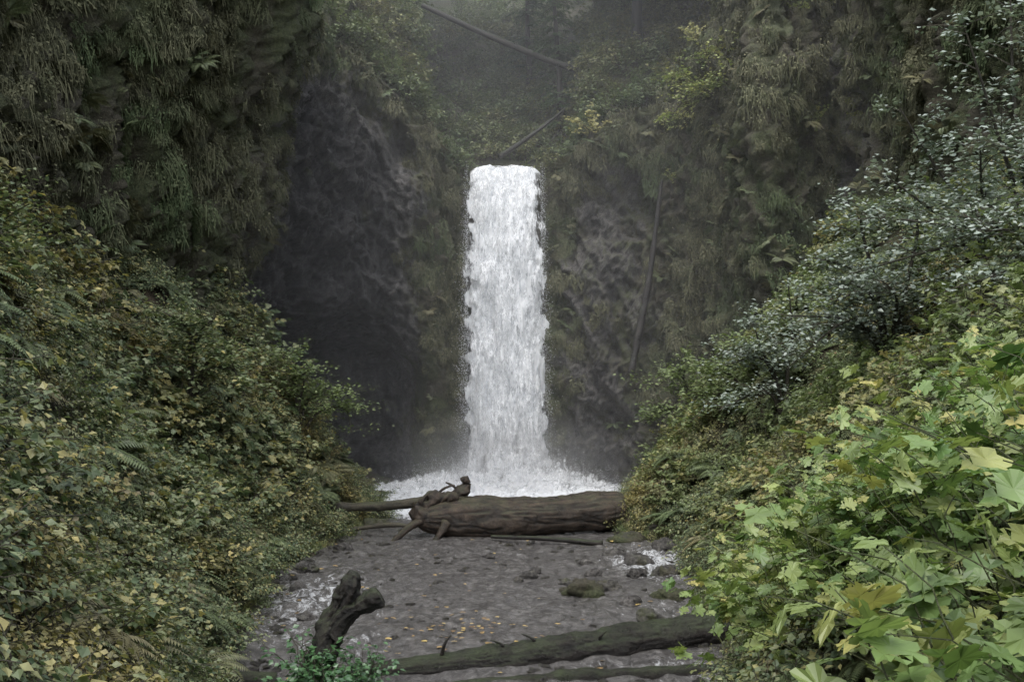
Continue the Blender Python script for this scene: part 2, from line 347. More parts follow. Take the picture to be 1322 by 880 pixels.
# ------------------------------------------------------------------ instancing
def make_coll(name, obs):
    c=bpy.data.collections.new(name)
    for o in obs: c.objects.link(o)
    return c
def scatter(name, coll, nvar, P, rot, scl, tint):
    n=len(P); me=bpy.data.meshes.new(name); me.vertices.add(n); me.vertices.foreach_set('co',np.asarray(P,np.float32).ravel())
    a=me.attributes.new('rot','FLOAT_VECTOR','POINT'); a.data.foreach_set('vector',np.asarray(rot,np.float32).ravel())
    a=me.attributes.new('scl','FLOAT','POINT'); a.data.foreach_set('value',np.asarray(scl,np.float32))
    a=me.attributes.new('tint','FLOAT','POINT'); a.data.foreach_set('value',np.clip(np.asarray(tint,np.float32),0,1))
    a=me.attributes.new('var','INT','POINT'); a.data.foreach_set('value',R.randint(0,nvar,n).astype(np.int32))
    ob=bpy.data.objects.new(name,me); scene.collection.objects.link(ob)
    ng=bpy.data.node_groups.new(name+'_nodes','GeometryNodeTree')
    ng.interface.new_socket('Geometry',in_out='INPUT',socket_type='NodeSocketGeometry'); ng.interface.new_socket('Geometry',in_out='OUTPUT',socket_type='NodeSocketGeometry')
    N=ng.nodes; L=ng.links
    gi=N.new('NodeGroupInput'); go=N.new('NodeGroupOutput'); ip=N.new('GeometryNodeInstanceOnPoints'); ci=N.new('GeometryNodeCollectionInfo')
    ci.inputs['Collection'].default_value=coll; ci.inputs['Separate Children'].default_value=True; ci.inputs['Reset Children'].default_value=True
    def at(nm,typ):
        q=N.new('GeometryNodeInputNamedAttribute'); q.data_type=typ; q.inputs['Name'].default_value=nm; return q.outputs['Attribute']
    e=N.new('FunctionNodeEulerToRotation'); L.new(at('rot','FLOAT_VECTOR'),e.inputs[0])
    L.new(gi.outputs[0],ip.inputs['Points']); L.new(ci.outputs[0],ip.inputs['Instance']); ip.inputs['Pick Instance'].default_value=True
    L.new(at('var','INT'),ip.inputs['Instance Index']); L.new(e.outputs[0],ip.inputs['Rotation']); L.new(at('scl','FLOAT'),ip.inputs['Scale'])
    L.new(ip.outputs[0],go.inputs[0])
    md=ob.modifiers.new('scatter','NODES'); md.node_group=ng
    return ob
def shrub(name,mat,nst=9,H=1.,S=.6,lpst=16,ls=.09,T=TRI,tw=M_twig,tilt=.45,droop=.35,sr=.012):
    mb=MB(); base=R.uniform(0,.35)
    for s in range(nst):
        a=R.rand()*6.283; hh=H*R.uniform(.6,1.1); ss=S*R.uniform(.4,1.2); n=9
        tt=np.linspace(0,1,n); o=np.array([math.cos(a),math.sin(a),0])
        w=np.cumsum(R.normal(0,.03*H,(n,3)),0)
        P=o[None]*(ss*tt**1.4)[:,None]+np.array([0,0,1.])[None]*(hh*(tt*(1+droop)-droop*tt**2*1.3))[:,None]+w; P[0]*=0
        tube(mb,P,np.linspace(sr,sr*.3,n)*H**.5,4,1)
        m=int(lpst*R.uniform(.7,1.3)); q=R.uniform(.2,1.,m)**.8
        pp=np.stack([np.interp(q,tt,P[:,i]) for i in range(3)],-1)
        az=a+R.normal(0,1.1,m); d=np.stack([np.cos(az),np.sin(az),R.normal(-.05,.35,m)],-1)
        nn=np.stack([R.normal(0,tilt,m),R.normal(0,tilt,m),np.ones(m)],-1)
        pp=pp+nrm(d)*R.uniform(.02,.16,m)[:,None]*S
        leaves(mb,pp,d,nn,ls*R.uniform(.6,1.3,m),T,0,np.clip(base+R.rand(m)**1.2*.75,0,1))
    return mb.build(name,[mat,tw],link=False)
def fern(name,mat,nf=13,L=.8):
    mb=MB()
    for s in range(nf):
        a=R.rand()*6.283; o=np.array([math.cos(a),math.sin(a),0]); side=np.array([-o[1],o[0],0]); ll=L*R.uniform(.7,1.15); up=R.uniform(.5,1.0)
        q=np.linspace(.08,1,22); rr=ll*q; zz=ll*(up*q-.95*up*q**2.1)
        P=o[None]*rr[:,None]+np.array([0,0,1.])*zz[:,None]; tg=nrm(np.gradient(P,axis=0))
        tube(mb,P[::3],.004,3,0,.2)
        ln=ll*.2*np.sin(np.pi*np.clip(q*.9+.12,0,1))**.7
        for sg in (-1,1):
            d=side[None]*sg+tg*.35+np.array([0,0,-.15]); leaves(mb,P,d,np.cross(tg,side[None]*1.)*1.+R.normal(0,.1,P.shape),ln,(SIMPLE[0]*np.array([.55,1,1]),SIMPLE[1]),0,np.clip(R.rand()*.6+R.rand(len(P))*.4,0,1))
    return mb.build(name,[mat],link=False)
def tuft(name,mat,n=60,L=.42,w=.013,spread=.3,out=.5):
    mb=MB(); tt=np.linspace(0,1,4)
    for i in range(n):
        b=np.array([R.uniform(-.05,.05),R.uniform(-spread,spread),R.uniform(-spread,spread)*.7]); l=L*R.uniform(.4,1.3); sy=R.normal(0,.25); ou=out*R.uniform(.4,1.2)
        P=b[None]+np.stack([l*ou*(tt-.3*tt**2),l*sy*tt,l*(.25*tt-1.05*tt**1.7)],-1)
        wv=np.array([0,1,0])*w*R.uniform(.6,1.6)*(1-tt[:,None]*.8)
        V=np.stack([P-wv,P+wv],1); mb.add(V,gridfaces(4,2),0,R.rand())
    m=int(n*.9)
    P=np.stack([R.uniform(0,.16,m),R.uniform(-spread,spread,m),R.uniform(-spread,spread,m)],-1)
    leaves(mb,P,np.stack([R.uniform(.1,1,m),R.normal(0,.5,m),R.normal(-.5,.4,m)],-1),np.stack([R.uniform(.2,1,m),R.normal(0,.4,m),np.ones(m)*.7],-1),R.uniform(.05,.1,m)*L/.45,BROAD,0,R.rand(m))
    return mb.build(name,[mat],link=False)
def grass(name,mat,n=60,L=.3,sp=.25):
    mb=MB(); tt=np.linspace(0,1,4)
    for i in range(n):
        a=R.rand()*6.283; b=np.array([R.normal(0,sp*.5),R.normal(0,sp*.5),0]); l=L*R.uniform(.5,1.2); k=R.uniform(.2,.8)
        P=b+np.stack([np.cos(a)*l*k*tt**1.5,np.sin(a)*l*k*tt**1.5,l*(tt-.4*k*tt**2)],-1)
        wv=np.array([-np.sin(a),np.cos(a),0])*.008*(1.05-tt[:,None])
        mb.add(np.stack([P-wv,P+wv],1),gridfaces(4,2),0,R.rand())
    m=40; P=np.stack([R.normal(0,sp*.6,m),R.normal(0,sp*.6,m),R.uniform(.02,L*.5,m)],-1)
    leaves(mb,P,R.normal(0,1,(m,3))*np.array([1,1,.2]),np.stack([R.normal(0,.4,m),R.normal(0,.4,m),np.ones(m)],-1),R.uniform(.03,.07,m),BROAD,0,R.rand(m))
    return mb.build(name,[mat],link=False)
def conifer(name,H=14.):
    mb=MB(); tube(mb,np.stack([R.normal(0,.03,12).cumsum(),R.normal(0,.03,12).cumsum(),np.linspace(0,H,12)],-1),np.linspace(.28,.03,12),7,1,bump=.1)
    nb=int(H*8)
    for i in range(nb):
        z=H*R.uniform(.08,1); l=(.4+2.6*(1-z/H)**.7)*R.uniform(.6,1.15); a=R.rand()*6.283; o=np.array([math.cos(a),math.sin(a),0]); sd=np.array([-o[1],o[0],0])
        q=np.linspace(0,1,7); P=o*(l*q)[:,None]+np.array([0,0,1.])*(z+l*(.15*q-.45*q**2))[:,None]
        tube(mb,P,np.linspace(.03,.006,7),3,1)
        m=int(26*l)+6; qq=R.uniform(.12,1,m); pp=np.stack([np.interp(qq,q,P[:,k]) for k in range(3)],-1)
        sg=np.where(R.rand(m)<.5,-1,1)[:,None]
        d=sd*sg+o*.6+R.normal(0,.2,(m,3))+np.array([0,0,-.3])
        leaves(mb,pp,d,np.array([0,0,1.])+R.normal(0,.25,(m,3)),R.uniform(.3,.55,m)*(1.1-.6*qq),(SIMPLE[0]*np.array([.42,1,1]),SIMPLE[1]),0,np.clip(R.rand(m),0,1))
    return mb.build(name,[M_con,M_trunk],link=False)

C_left=make_coll('shrub_variants',[shrub('shrub_%d'%i,M_left,10,1.0,.65,20,.125,[TRI,BROAD,MAPLE][i%3]) for i in range(9)])
C_hill=make_coll('undergrowth_variants',[shrub('undergrowth_%d'%i,M_hill,10,1.0,.75,22,.13,[TRI,BROAD][i%2]) for i in range(4)])
C_small=make_coll('ivy_variants',[shrub('ivy_%d'%i,M_left,12,.55,.55,26,.06,BROAD) for i in range(4)])
C_right=make_coll('bramble_variants',[shrub('bramble_%d'%i,M_right,10,1.0,.7,20,.12,[TRI,MAPLE][i%2]) for i in range(6)])
C_big=make_coll('thimbleberry_variants',[shrub('thimble_%d'%i,M_big,9,1.2,.7,12,.105,MAPLE,M_stem,tilt=.5,sr=.006) for i in range(6)])
C_yel=make_coll('maple_sapling_variants',[shrub('maple_%d'%i,M_yel,9,1.6,1.1,34,.13,MAPLE) for i in range(4)])
C_fern=make_coll('fern_variants',[fern('fern_%d'%i,M_fern) for i in range(4)])
C_tuft=make_coll('moss_variants',[tuft('moss_%d'%i,M_moss) for i in range(5)])
C_grass=make_coll('grass_variants',[grass('grass_%d'%i,M_right) for i in range(4)])
C_con=make_coll('conifer_variants',[conifer('conifer_%d'%i,R.uniform(11,16)) for i in range(3)])

def ground_pts(n,xr,yr,cond=None,minh=.05):
    x=R.uniform(*xr,n); y=R.uniform(*yr,n); z=height(x,y); k=z>minh
    if cond is not None: k&=cond(x,y,z)
    x,y,z=x[k],y[k],z[k]; return x,y,z,hn(x,y)
from mathutils import Euler,Quaternion
def put(name,coll,nv,pts,sc,tint,tilt=.5,sink=.04):
    x,y,z,nm=pts; n=len(x)
    lean=nm*tilt; rx=-lean[:,1]+R.normal(0,.12,n); ry=lean[:,0]+R.normal(0,.12,n)
    rot=np.zeros((n,3))
    for i in range(n):
        q=Quaternion((0,0,1),R.rand()*6.283); q2=Euler((rx[i],ry[i],0)).to_quaternion(); e=(q2@q).to_euler(); rot[i]=e[:]
    return scatter(name,coll,nv,np.stack([x,y,z-sink],-1),rot,sc if hasattr(sc,'__len__') else R.uniform(.7,1.3,n)*sc,tint)
def patch(x,y,s=.35,seed=77): return fbm(x*s,y*s,0,3,seed)
# left bank
p=ground_pts(1700,(-15,-1.5),(5,37.5),lambda x,y,z:(x<np.interp(y,SLy,SLx)-.25)&(fbm(x*.6,y*.6,0,3,91)>-.5))
put('bank_shrubs',C_left,9,p,np.clip((np.interp(p[1],SLy,SLx)-p[0])*.45+.3,.3,1.)*R.uniform(.5,1.25,len(p[0]))*(1.0+.5*patch(p[0],p[1],.5,3)),sstep(-.1,.9,patch(p[0],p[1],.5)+R.normal(0,.35,len(p[0]))),.55)
p=ground_pts(2400,(-13,-1.5),(5,38),lambda x,y,z:(x<np.interp(y,SLy,SLx)-.05))
put('ivy_groundcover',C_small,4,p,1.,sstep(0,1,patch(p[0],p[1],.6,5)),.8)
p=ground_pts(480,(-13,-3),(8,37),lambda x,y,z:(x<np.interp(y,SLy,SLx)-.5)); k0=len(p[0])
p2=ground_pts(260,(3,12),(10,37),lambda x,y,z:(x>np.interp(y,SRy,SRx)+.5))
pp=tuple(np.concatenate([a,b]) for a,b in zip(p,p2)); put('sword_ferns',C_fern,4,pp,1.1,R.rand(len(pp[0]))**2,.5,-.1)
# right bank
p=ground_pts(2100,(1.5,15),(8,38),lambda x,y,z:(x>np.interp(y,SRy,SRx)+.3)&(R.rand(len(x))<.85))
put('bramble_thicket',C_right,6,p,.85*np.clip((p[0]-np.interp(p[1],SRy,SRx))*.5+.35,.35,1.)*R.uniform(.55,1.25,len(p[0])),sstep(0,1.,patch(p[0],p[1],.5,9)+R.normal(0,.35,len(p[0]))),.5)
p=ground_pts(2000,(1.2,13),(7,38),lambda x,y,z:(x>np.interp(y,SRy,SRx)+.02))
put('ivy_groundcover',C_small,4,p,.9,sstep(0,1,patch(p[0],p[1],.6,6)),.8)
p=ground_pts(1500,(1.2,8.),(2.4,14),lambda x,y,z:(x>.235*y+.45))
top=4.4+.035*p[1]-(.513-np.minimum(p[0]/p[1],.56))*.8*p[1]+R.normal(0,.16,len(p[0])); s=(top-p[2])/1.2; k=(s>.25)&(R.rand(len(s))<np.where(p[1]<6,.6,.4))&((s<1.6)|(p[1]>9))
p=tuple(q[k] for q in p); put('thimbleberry_bush',C_big,6,p,np.clip(s[k],.3,1.25),R.rand(len(p[0]))**1.3,.2)
p=ground_pts(500,(.9,6.),(2.0,9),lambda x,y,z:(x>.2*y+.4)&(z<4.4-.3*0))
put('woodland_ferns',C_fern,4,p,.55,R.rand(len(p[0]))**2,.3,0)
# shore grass
p=ground_pts(5000,(-7,6),(9,38),lambda x,y,z:(z<1.0)&((x<np.interp(y,SLy,SLx)+.1)|(x>np.interp(y,SRy,SRx)-.1)),.0)
put('shore_grass',C_grass,4,p,.8,R.rand(len(p[0]))**2*.7,.3,.02)

# cliff growth
def cliff_pts(n,cond):
    i=R.randint(0,NS,n); j=R.randint(0,NT+NH,n); P=CV[i,j]; Nn=CN[i,j]; b=bare_shade[i,j]; hw=hillw[i,j]
    k=cond(P,Nn,b,hw); return P[k],Nn[k],b[k],hw[k]
def nearfall(P): return (np.abs(P[:,0]+.35)<2.0)&(P[:,1]>43)
P,Nn,b,hw=cliff_pts(32000,lambda P,N,b,h:(P[:,1]>10)&(R.rand(len(P))>b*1.05)&(h<.9)&(~nearfall(P))&(fbm(P[:,0]*.5,P[:,1]*.5,P[:,2]*.5,3,61)>-.4+.55*(b>.5)))
az=np.arctan2(Nn[:,1],Nn[:,0]); print('tufts',len(P))
scatter('hanging_moss',C_tuft,5,P,np.stack([R.normal(0,.15,len(P)),R.normal(0,.15,len(P)),az+R.normal(0,.3,len(P))],-1),R.uniform(.5,1.4,len(P)),sstep(-.1,.9,fbm(P[:,0]*.3,P[:,1]*.3,P[:,2]*.3,3,62)+R.normal(0,.25,len(P))))
P,Nn,b,hw=cliff_pts(5200,lambda P,N,b,h:(P[:,1]>15)&(R.rand(len(P))>b*1.25)&(h<.8)&(~nearfall(P))&(fbm(P[:,0]*.4,P[:,1]*.4,P[:,2]*.4,3,64)>-.1))
scatter('cliff_ferns',C_fern,4,P,np.stack([-Nn[:,1]*.7,Nn[:,0]*.7,R.rand(len(P))*6.28],-1),R.uniform(.4,.9,len(P)),R.rand(len(P)))
def onhill(P,h): return (h>.05)&((np.abs(P[:,0]+.35)>1.75)|(P[:,2]>15.4))
P,Nn,b,hw=cliff_pts(11000,lambda P,N,b,h:(P[:,1]>15)&(P[:,1]<75)&onhill(P,h))
P_,N_,_,_=cliff_pts(90000,lambda P,N,b,h:(P[:,1]>44)&(P[:,1]<72)&(np.abs(P[:,0])<11)&onhill(P,h)&(R.rand(len(P))<.45)); P=np.vstack([P,P_]); Nn=np.vstack([Nn,N_])
print('hill',len(P))
scatter('hillside_undergrowth',C_hill,4,P,np.stack([-Nn[:,1]*.5,Nn[:,0]*.5,R.rand(len(P))*6.28],-1),R.uniform(.5,1.4,len(P)),sstep(-.3,.9,fbm(P[:,0]*.2,P[:,1]*.2,P[:,2]*.2,3,65)+R.normal(0,.25,len(P))))
P,Nn,b,hw=cliff_pts(1500,lambda P,N,b,h:(P[:,1]>36)&(P[:,0]>2.5)&(P[:,2]>13)&(P[:,2]<24)&(R.rand(len(P))<.25))
scatter('maple_saplings',C_yel,4,P,np.stack([-Nn[:,1]*.7,Nn[:,0]*.7,R.rand(len(P))*6.28],-1),R.uniform(.4,.9,len(P)),R.rand(len(P)))
P,Nn,b,hw=cliff_pts(3500,lambda P,N,b,h:(P[:,1]>50)&(h>.5)&(np.abs(P[:,0])<16)&(P[:,2]>16.5)&(P[:,2]<36)&((np.abs(P[:,0])>2.5)|(P[:,1]>53))&(R.rand(len(P))<.13))
print('conifers',len(P))
scatter('conifer_forest',C_con,3,P-np.array([0,0,.5]),np.stack([R.normal(0,.06,len(P)),R.normal(0,.06,len(P)),R.rand(len(P))*6.28],-1),R.uniform(.25,.8,len(P)),R.rand(len(P))**2)

# ------------------------------------------------------------------ right bank leafy trees
def leafy_tree(name,base,tips,mat,ls=.1,nl=26,r0=.07,nb=26):
    mb=MB()
    for tp in tips:
        tp=np.array(tp,float); mid=(base+tp)/2+np.array([0,0,.9])+R.normal(0,.25,3)
        P=curve([base,base*.6+mid*.4+np.array([0,0,.5]),mid,tp],16); tube(mb,P,np.linspace(r0,.012,16),6,1,bump=.08)
        for k in range(nb):
            q=R.uniform(.3,1); st=np.array([np.interp(q,np.linspace(0,1,16),P[:,i]) for i in range(3)])
            a=R.rand()*6.283; l=R.uniform(.5,1.5)*(1.1-.4*q); d=np.array([math.cos(a),math.sin(a),R.uniform(-.2,.6)])
            dd=nrm((tp-base)); d=d+dd*.4
            tt=np.linspace(0,1,6); B=st+d*(l*tt)[:,None]+np.array([0,0,-.25])*l*(tt**2)[:,None]; tube(mb,B,np.linspace(.012,.003,6),3,1)
            m=int(nl*R.uniform(.5,1.2)); u=R.uniform(.15,1,m); pp=np.stack([np.interp(u,tt,B[:,i]) for i in range(3)],-1)+R.normal(0,.09,(m,3))
            br=R.uniform(0,.45)
            aa=R.rand(m)*6.283; leaves(mb,pp,np.stack([np.cos(aa),np.sin(aa),R.normal(-.1,.3,m)],-1),np.stack([R.normal(0,.35,m),R.normal(-.2,.4,m),np.ones(m)],-1),ls*R.uniform(.6,1.3,m),BROAD,0,np.clip(br+R.rand(m)*.6,0,1))
    return mb.build(name,[mat,M_twig])
leafy_tree('alder_tree',np.array([10.,19,6.]),[(6.8,18,8.2),(7.2,18.5,9.6),(7.9,17.5,10.9),(9.0,18,11.8),(6.4,17,7.3),(8.,17,8.5),(6.0,17.5,6.4),(9.2,17,9.4),(7.6,16.5,7.2)],M_glau,.11,34)
leafy_tree('alder_tree',np.array([8.4,22,4.4]),[(6.0,22,6.0),(6.5,21.5,7.2),(7.4,21,8.2),(5.8,21,4.8),(6.8,21,6.2),(8.4,21,8.2),(7.6,20.5,6.6)],M_glau,.11,34)
leafy_tree('alder_tree',np.array([9.6,15,5.6]),[(7.6,14.5,7.6),(8.0,14,8.8),(6.6,14,6.6),(7.4,13.5,6.9),(6.2,13.5,5.8),(7.6,14,9.6),(8.6,14.5,10.2)],M_glau,.09,34)
leafy_tree('alder_tree',np.array([7.4,27,3.4]),[(5.8,27,5.0),(6.4,26.5,6.2),(7.2,26,7.2),(5.4,26,3.8)],M_glau,.11,28)
leafy_tree('maple_tree',np.array([7.2,30,3.4]),[(5.2,29,3.4),(5.8,29.5,4.8),(6.8,29,5.8),(7.8,29,6.4)],M_right,.13)
leafy_tree('maple_tree',np.array([6.4,34,2.6]),[(4.8,33,4.4),(5.8,33.5,5.4),(7.,33,5.8),(4.4,33,3.2)],M_right,.13)
leafy_tree('maple_tree',np.array([-8.4,26,3.8]),[(-7.,25,5.2),(-7.6,25.5,6.2),(-8.6,25,6.2),(-6.7,25,4.2)],M_left,.13)
leafy_tree('maple_tree',np.array([-6.8,31.5,2.6]),[(-5.4,31,4.),(-6.2,31,5.),(-7.2,31,5.4),(-5.,31,3.)],M_right,.12)
leafy_tree('maple_tree',np.array([-10.4,19,5.8]),[(-9.,18,6.8),(-9.6,18.5,7.8),(-10.6,18,8.4),(-8.6,18,6.)],M_left,.12)
leafy_tree('vine_maple_tree',np.array([8.6,40,15]),[(6.2,40,16.8),(7.6,39.5,18.),(8.4,39,16.),(9.3,39,18.5),(6.2,39.5,15)],M_yel,.15,22)

# ------------------------------------------------------------------ logs
def empty(name,loc=(0,0,0)):
    e=bpy.data.objects.new(name,None); scene.collection.objects.link(e); return e
def logpart(name,pts,r,mat,parent,n=60,sides=26,bump=.12,bf=2.5,seed=3,taper=None):
    mb=MB(); P=curve(pts,n); rr=np.interp(np.linspace(0,1,n),np.linspace(0,1,len(r)),r)
    tube(mb,P,rr,sides,0,bump=bump,cap=True,bf=bf,seed=seed)
    return mb.build(name,[mat],True,parent=parent)
e=empty('fallen_log')
logpart('trunk',[(-2.8,29.4,.5),(-1.9,29.6,.5),(-.5,29.8,.52),(1.3,30.1,.55),(3.3,30.8,.6)],[.2,.46,.58,.64,.65,.64,.62,.6,.58],M_log,e,240,120,.12,1.0)
logpart('root_stub',[(-2.2,29.7,.4),(-1.9,29.8,.8),(-1.6,29.9,1.15),(-1.38,30.,1.45),(-1.42,30,1.72)],[.42,.4,.26,.19,.12],M_log,e,40,26,.45,4.,8)
logpart('root_crown',[(-2.75,29.4,.3),(-2.5,29.5,.75),(-2.1,29.5,1.05),(-1.6,29.6,1.1)],[.25,.34,.3,.15],M_log,e,50,30,.5,3.4,18)
logpart('root_1',[(-2.3,29.6,.6),(-2.7,29.4,.9),(-2.5,29.4,1.25),(-2.2,29.5,1.3)],[.16,.11,.07,.03],M_log,e,20,10,.4,5.,5)
logpart('root_2',[(-2.4,29.5,.5),(-2.9,29.,.4),(-3.6,28.6,-.2)],[.16,.10,.06],M_log,e,20,10,.3,5.,6)
logpart('root_3',[(-1.9,29.3,.5),(-2.0,29.0,.3),(-2.3,28.7,-.2)],[.2,.14,.09],M_log,e,20,10,.35,5.,16)
logpart('branch_1',[(-2.0,29.9,1.1),(-1.7,30,1.35),(-2.0,30,1.55)],[.08,.05,.02],M_log,e,14,8,.3,5.,7)
logpart('branch_2',[(-2.5,29.6,.8),(-2.1,29.6,1.35),(-1.7,29.6,1.5)],[.06,.05,.02],M_log,e,14,8,.3,5.,17)
e=empty('driftwood_log'); logpart('trunk',[(-5.8,30.5,.75),(-4,30.2,.8),(-2.6,29.9,.98)],[.13,.15,.17],M_twig,e,60,20,.14)
logpart('side_stick',[(-4.8,29.5,.2),(-3.6,29.4,.35),(-2.9,29.3,.3)],[.06,.08,.05],M_twig,e,20,8,.1)
e=empty('driftwood_pole'); logpart('trunk',[(-.6,28.6,.12),(1.,28.2,.12),(2.5,27.6,.08)],[.05,.07,.08],M_logdark,e,20,8,.1)
e=empty('mossy_log')
logpart('trunk',[(-2.6,15.3,-.04),(-.5,15.8,.04),(1.6,16.6,.12),(4.4,17.7,.2)],[.12,.21,.26,.29,.3,.29],M_logdark,e,320,80,.16,2.2)
for i,(x,y,l) in enumerate([(-1.1,15.6,.35),(.3,16.1,.25),(1.4,16.4,.22),(-.2,15.9,.2)]):
    logpart('snag_%d'%i,[(x,y,.2),(x+.05,y-.1,.2+l*.6),(x+.15*(-1)**i,y-.1,.2+l)],[.035,.025,.008],M_logdark,e,10,7,.2)
e=empty('sunken_log'); logpart('trunk',[(-.9,14.9,-.08),(1.2,15.2,-.02),(3.6,15.4,.03)],[.08,.13,.12],M_logdark,e,120,30,.2)
e=empty('sunken_log'); logpart('trunk',[(-7.2,14.6,.4),(-5.2,14.6,.18),(-3.5,14.8,.05)],[.14,.13,.1],M_logdark,e,80,24,.2)
e=empty('driftwood_snag')
logpart('stem',[(-2.75,14.3,-.2),(-2.72,14.4,.5),(-2.6,14.4,.95),(-2.50,14.4,1.25),(-2.36,14.4,1.55),(-2.3,14.4,1.75)],[.28,.24,.22,.18,.15,.17,.06],M_logdark,e,90,44,.5,3.6,21)
logpart('arm',[(-2.6,14.4,.9),(-2.35,14.35,1.15),(-2.1,14.3,1.28),(-1.88,14.3,1.4)],[.2,.16,.12,.15,.11],M_logdark,e,50,36,.45,4.,22)
# upper logs
e=empty('dead_tree'); logpart('trunk',[(-4.4,48.5,23.),(0,49,21.2),(3.5,49.3,20.1),(8.,49,19.7)],[.12,.16,.18,.2],M_logdark,e,40,10,.1)
e=empty('dead_tree'); logpart('trunk',[(-.6,47,15.3),(.8,47.4,16.3),(2.6,48.2,17.9)],[.12,.1,.05],M_logdark,e,30,8,.15)
e=empty('dead_tree'); logpart('trunk',[(5.1,42.7,5.),(5.9,43.0,9),(6.5,43.2,13.4)],[.17,.14,.08],M_logdark,e,60,16,.25)
e=empty('dead_tree'); logpart('trunk',[(4.5,45.5,16.),(5.5,47,18.),(6.8,49,20.5)],[.2,.15,.1],M_logdark,e,30,10,.15)
e=empty('conifer_trunk'); logpart('trunk',[(6.3,50,17.),(6.3,50.2,22.),(6.4,50.4,30)],[.32,.28,.22],M_logdark,e,60,14,.12)
e=empty('tree_stump'); logpart('trunk',[(-6.4,13,2.1),(-6.35,13,3.),(-6.4,13,3.4)],[.13,.11,.08],M_trunk,e,30,14,.25)
x=np.array([-2.3,-2.6,-2.9,-2.15,-2.75,-2.45]); y=np.array([13.9,13.8,14.0,14.2,13.6,13.5]); z=np.full(6,-.05)
M_sal=leafmat('salal_leaf',[(.03,.08,.03),(.06,.13,.05),(.10,.19,.08)],[(.05,.12,.04),(.08,.16,.06)],.3,.15,.6)
C_sal=make_coll('salal_variants',[shrub('salal_%d'%i,M_sal,18,.85,.45,24,.08,BROAD) for i in range(2)])
put('salal_bush',C_sal,2,(x,y,z,np.tile([0,0,1.],(6,1))),1.,np.zeros(6),0)

# rocks
def rock(name,loc,s,seed,parent=None,mat=M_rock,br=.7):
    br=min(br,.8)
    u=np.linspace(0,np.pi,22); v=np.linspace(0,2*np.pi,32,endpoint=False); U,V=np.meshgrid(u,v,indexing='ij')
    x,y,z=np.sin(U)*np.cos(V),np.sin(U)*np.sin(V),np.cos(U)
    r=1+.38*fbm(x*1.3+seed,y*1.3,z*1.3,3,seed)+.1*fbm(x*4,y*4,z*4,3,seed+5)
    mb=MB(); mb.add(np.stack([x*r*s[0]+loc[0],y*r*s[1]+loc[1],z*r*s[2]+loc[2]],-1),gridfaces(22,32,True),0,br); return mb.build(name,[mat],True,parent=parent)
rock('mossy_boulder',(1.45,21.2,.02),(.42,.35,.26),1,br=.25)
for i,(x,y,s,br) in enumerate([(.35,23.,.2,.9),(.55,23.7,.16,.9),(.15,22.6,.13,.9),(2.1,21.8,.3,.6),(3.2,25.,.36,.8),(2.7,26.,.26,.8),(3.6,23.5,.3,.7),(2.9,23.2,.24,.8),(4.1,26.8,.4,.7),(1.9,23.3,.2,.8),(1.2,22.3,.16,.9),(3.3,20.8,.3,.4),(-4.6,27,.24,.8),(-5.,24,.3,.7),(3.2,28.5,.45,.5),(-4.3,31.5,.4,.5),(3.7,32,.5,.5),(-4.6,21.5,.2,.9),(-3.9,18.8,.2,.9),(2.4,20.2,.2,.8),(1.8,24.8,.2,.8),(-.6,25.8,.14,.8),(2.6,18.9,.22,.8)]):
    rock('boulder',(x,y,.03),(s,s*.85,s*.65),10+i,br=br)
C_peb=make_coll('pebble_variants',[rock('peb_%d'%i,(0,0,0),(1,.8,.5),50+i,br=.7) for i in range(4)])
for o in C_peb.objects: scene.collection.objects.unlink(o)
n=5200; x=R.uniform(-6.5,5,n); y=R.uniform(12,33,n); dl_=np.minimum(x-np.interp(y,SLy,SLx),np.interp(y,SRy,SRx)-x); k=(R.rand(n)<np.where(dl_<.7,1,.08+.2*(fbm(x*.6,y*.4,0,2,66)>.25))*(dl_>-.5)); x,y=x[k],y[k]
scatter('stream_pebbles',C_peb,4,np.stack([x,y,np.maximum(height(x,y),-.03)],-1),np.stack([R.normal(0,.2,len(x)),R.normal(0,.2,len(x)),R.rand(len(x))*6.28],-1),.03+.12*R.rand(len(x))**2.5,np.zeros(len(x)))
# fallen leaves
mb=MB(); n=150; x=R.uniform(-5.5,4.3,n); y=R.uniform(13,29,n)
x[:70]=R.normal(-.9,.7,70); y[:70]=R.normal(18.,1.0,70)
leaves(mb,np.stack([x,y,np.maximum(height(x,y),0)+.06],-1),np.stack([R.normal(0,1,n),R.normal(0,1,n),R.normal(0,.05,n)],-1),np.array([0,0,1.])+R.normal(0,.12,(n,3)),R.uniform(.05,.11,n),MAPLE)
n=1500; x=R.uniform(-9,9,n); y=R.uniform(9,34,n); z=height(x,y); k=z>.1
leaves(mb,np.stack([x,y,z+R.uniform(.1,.7,n)],-1)[k],R.normal(0,1,(k.sum(),3)),(np.array([0,0,1.])+R.normal(0,.4,(n,3)))[k],R.uniform(.05,.1,k.sum()),MAPLE)
mb.build('fallen_leaves',[M_fall])

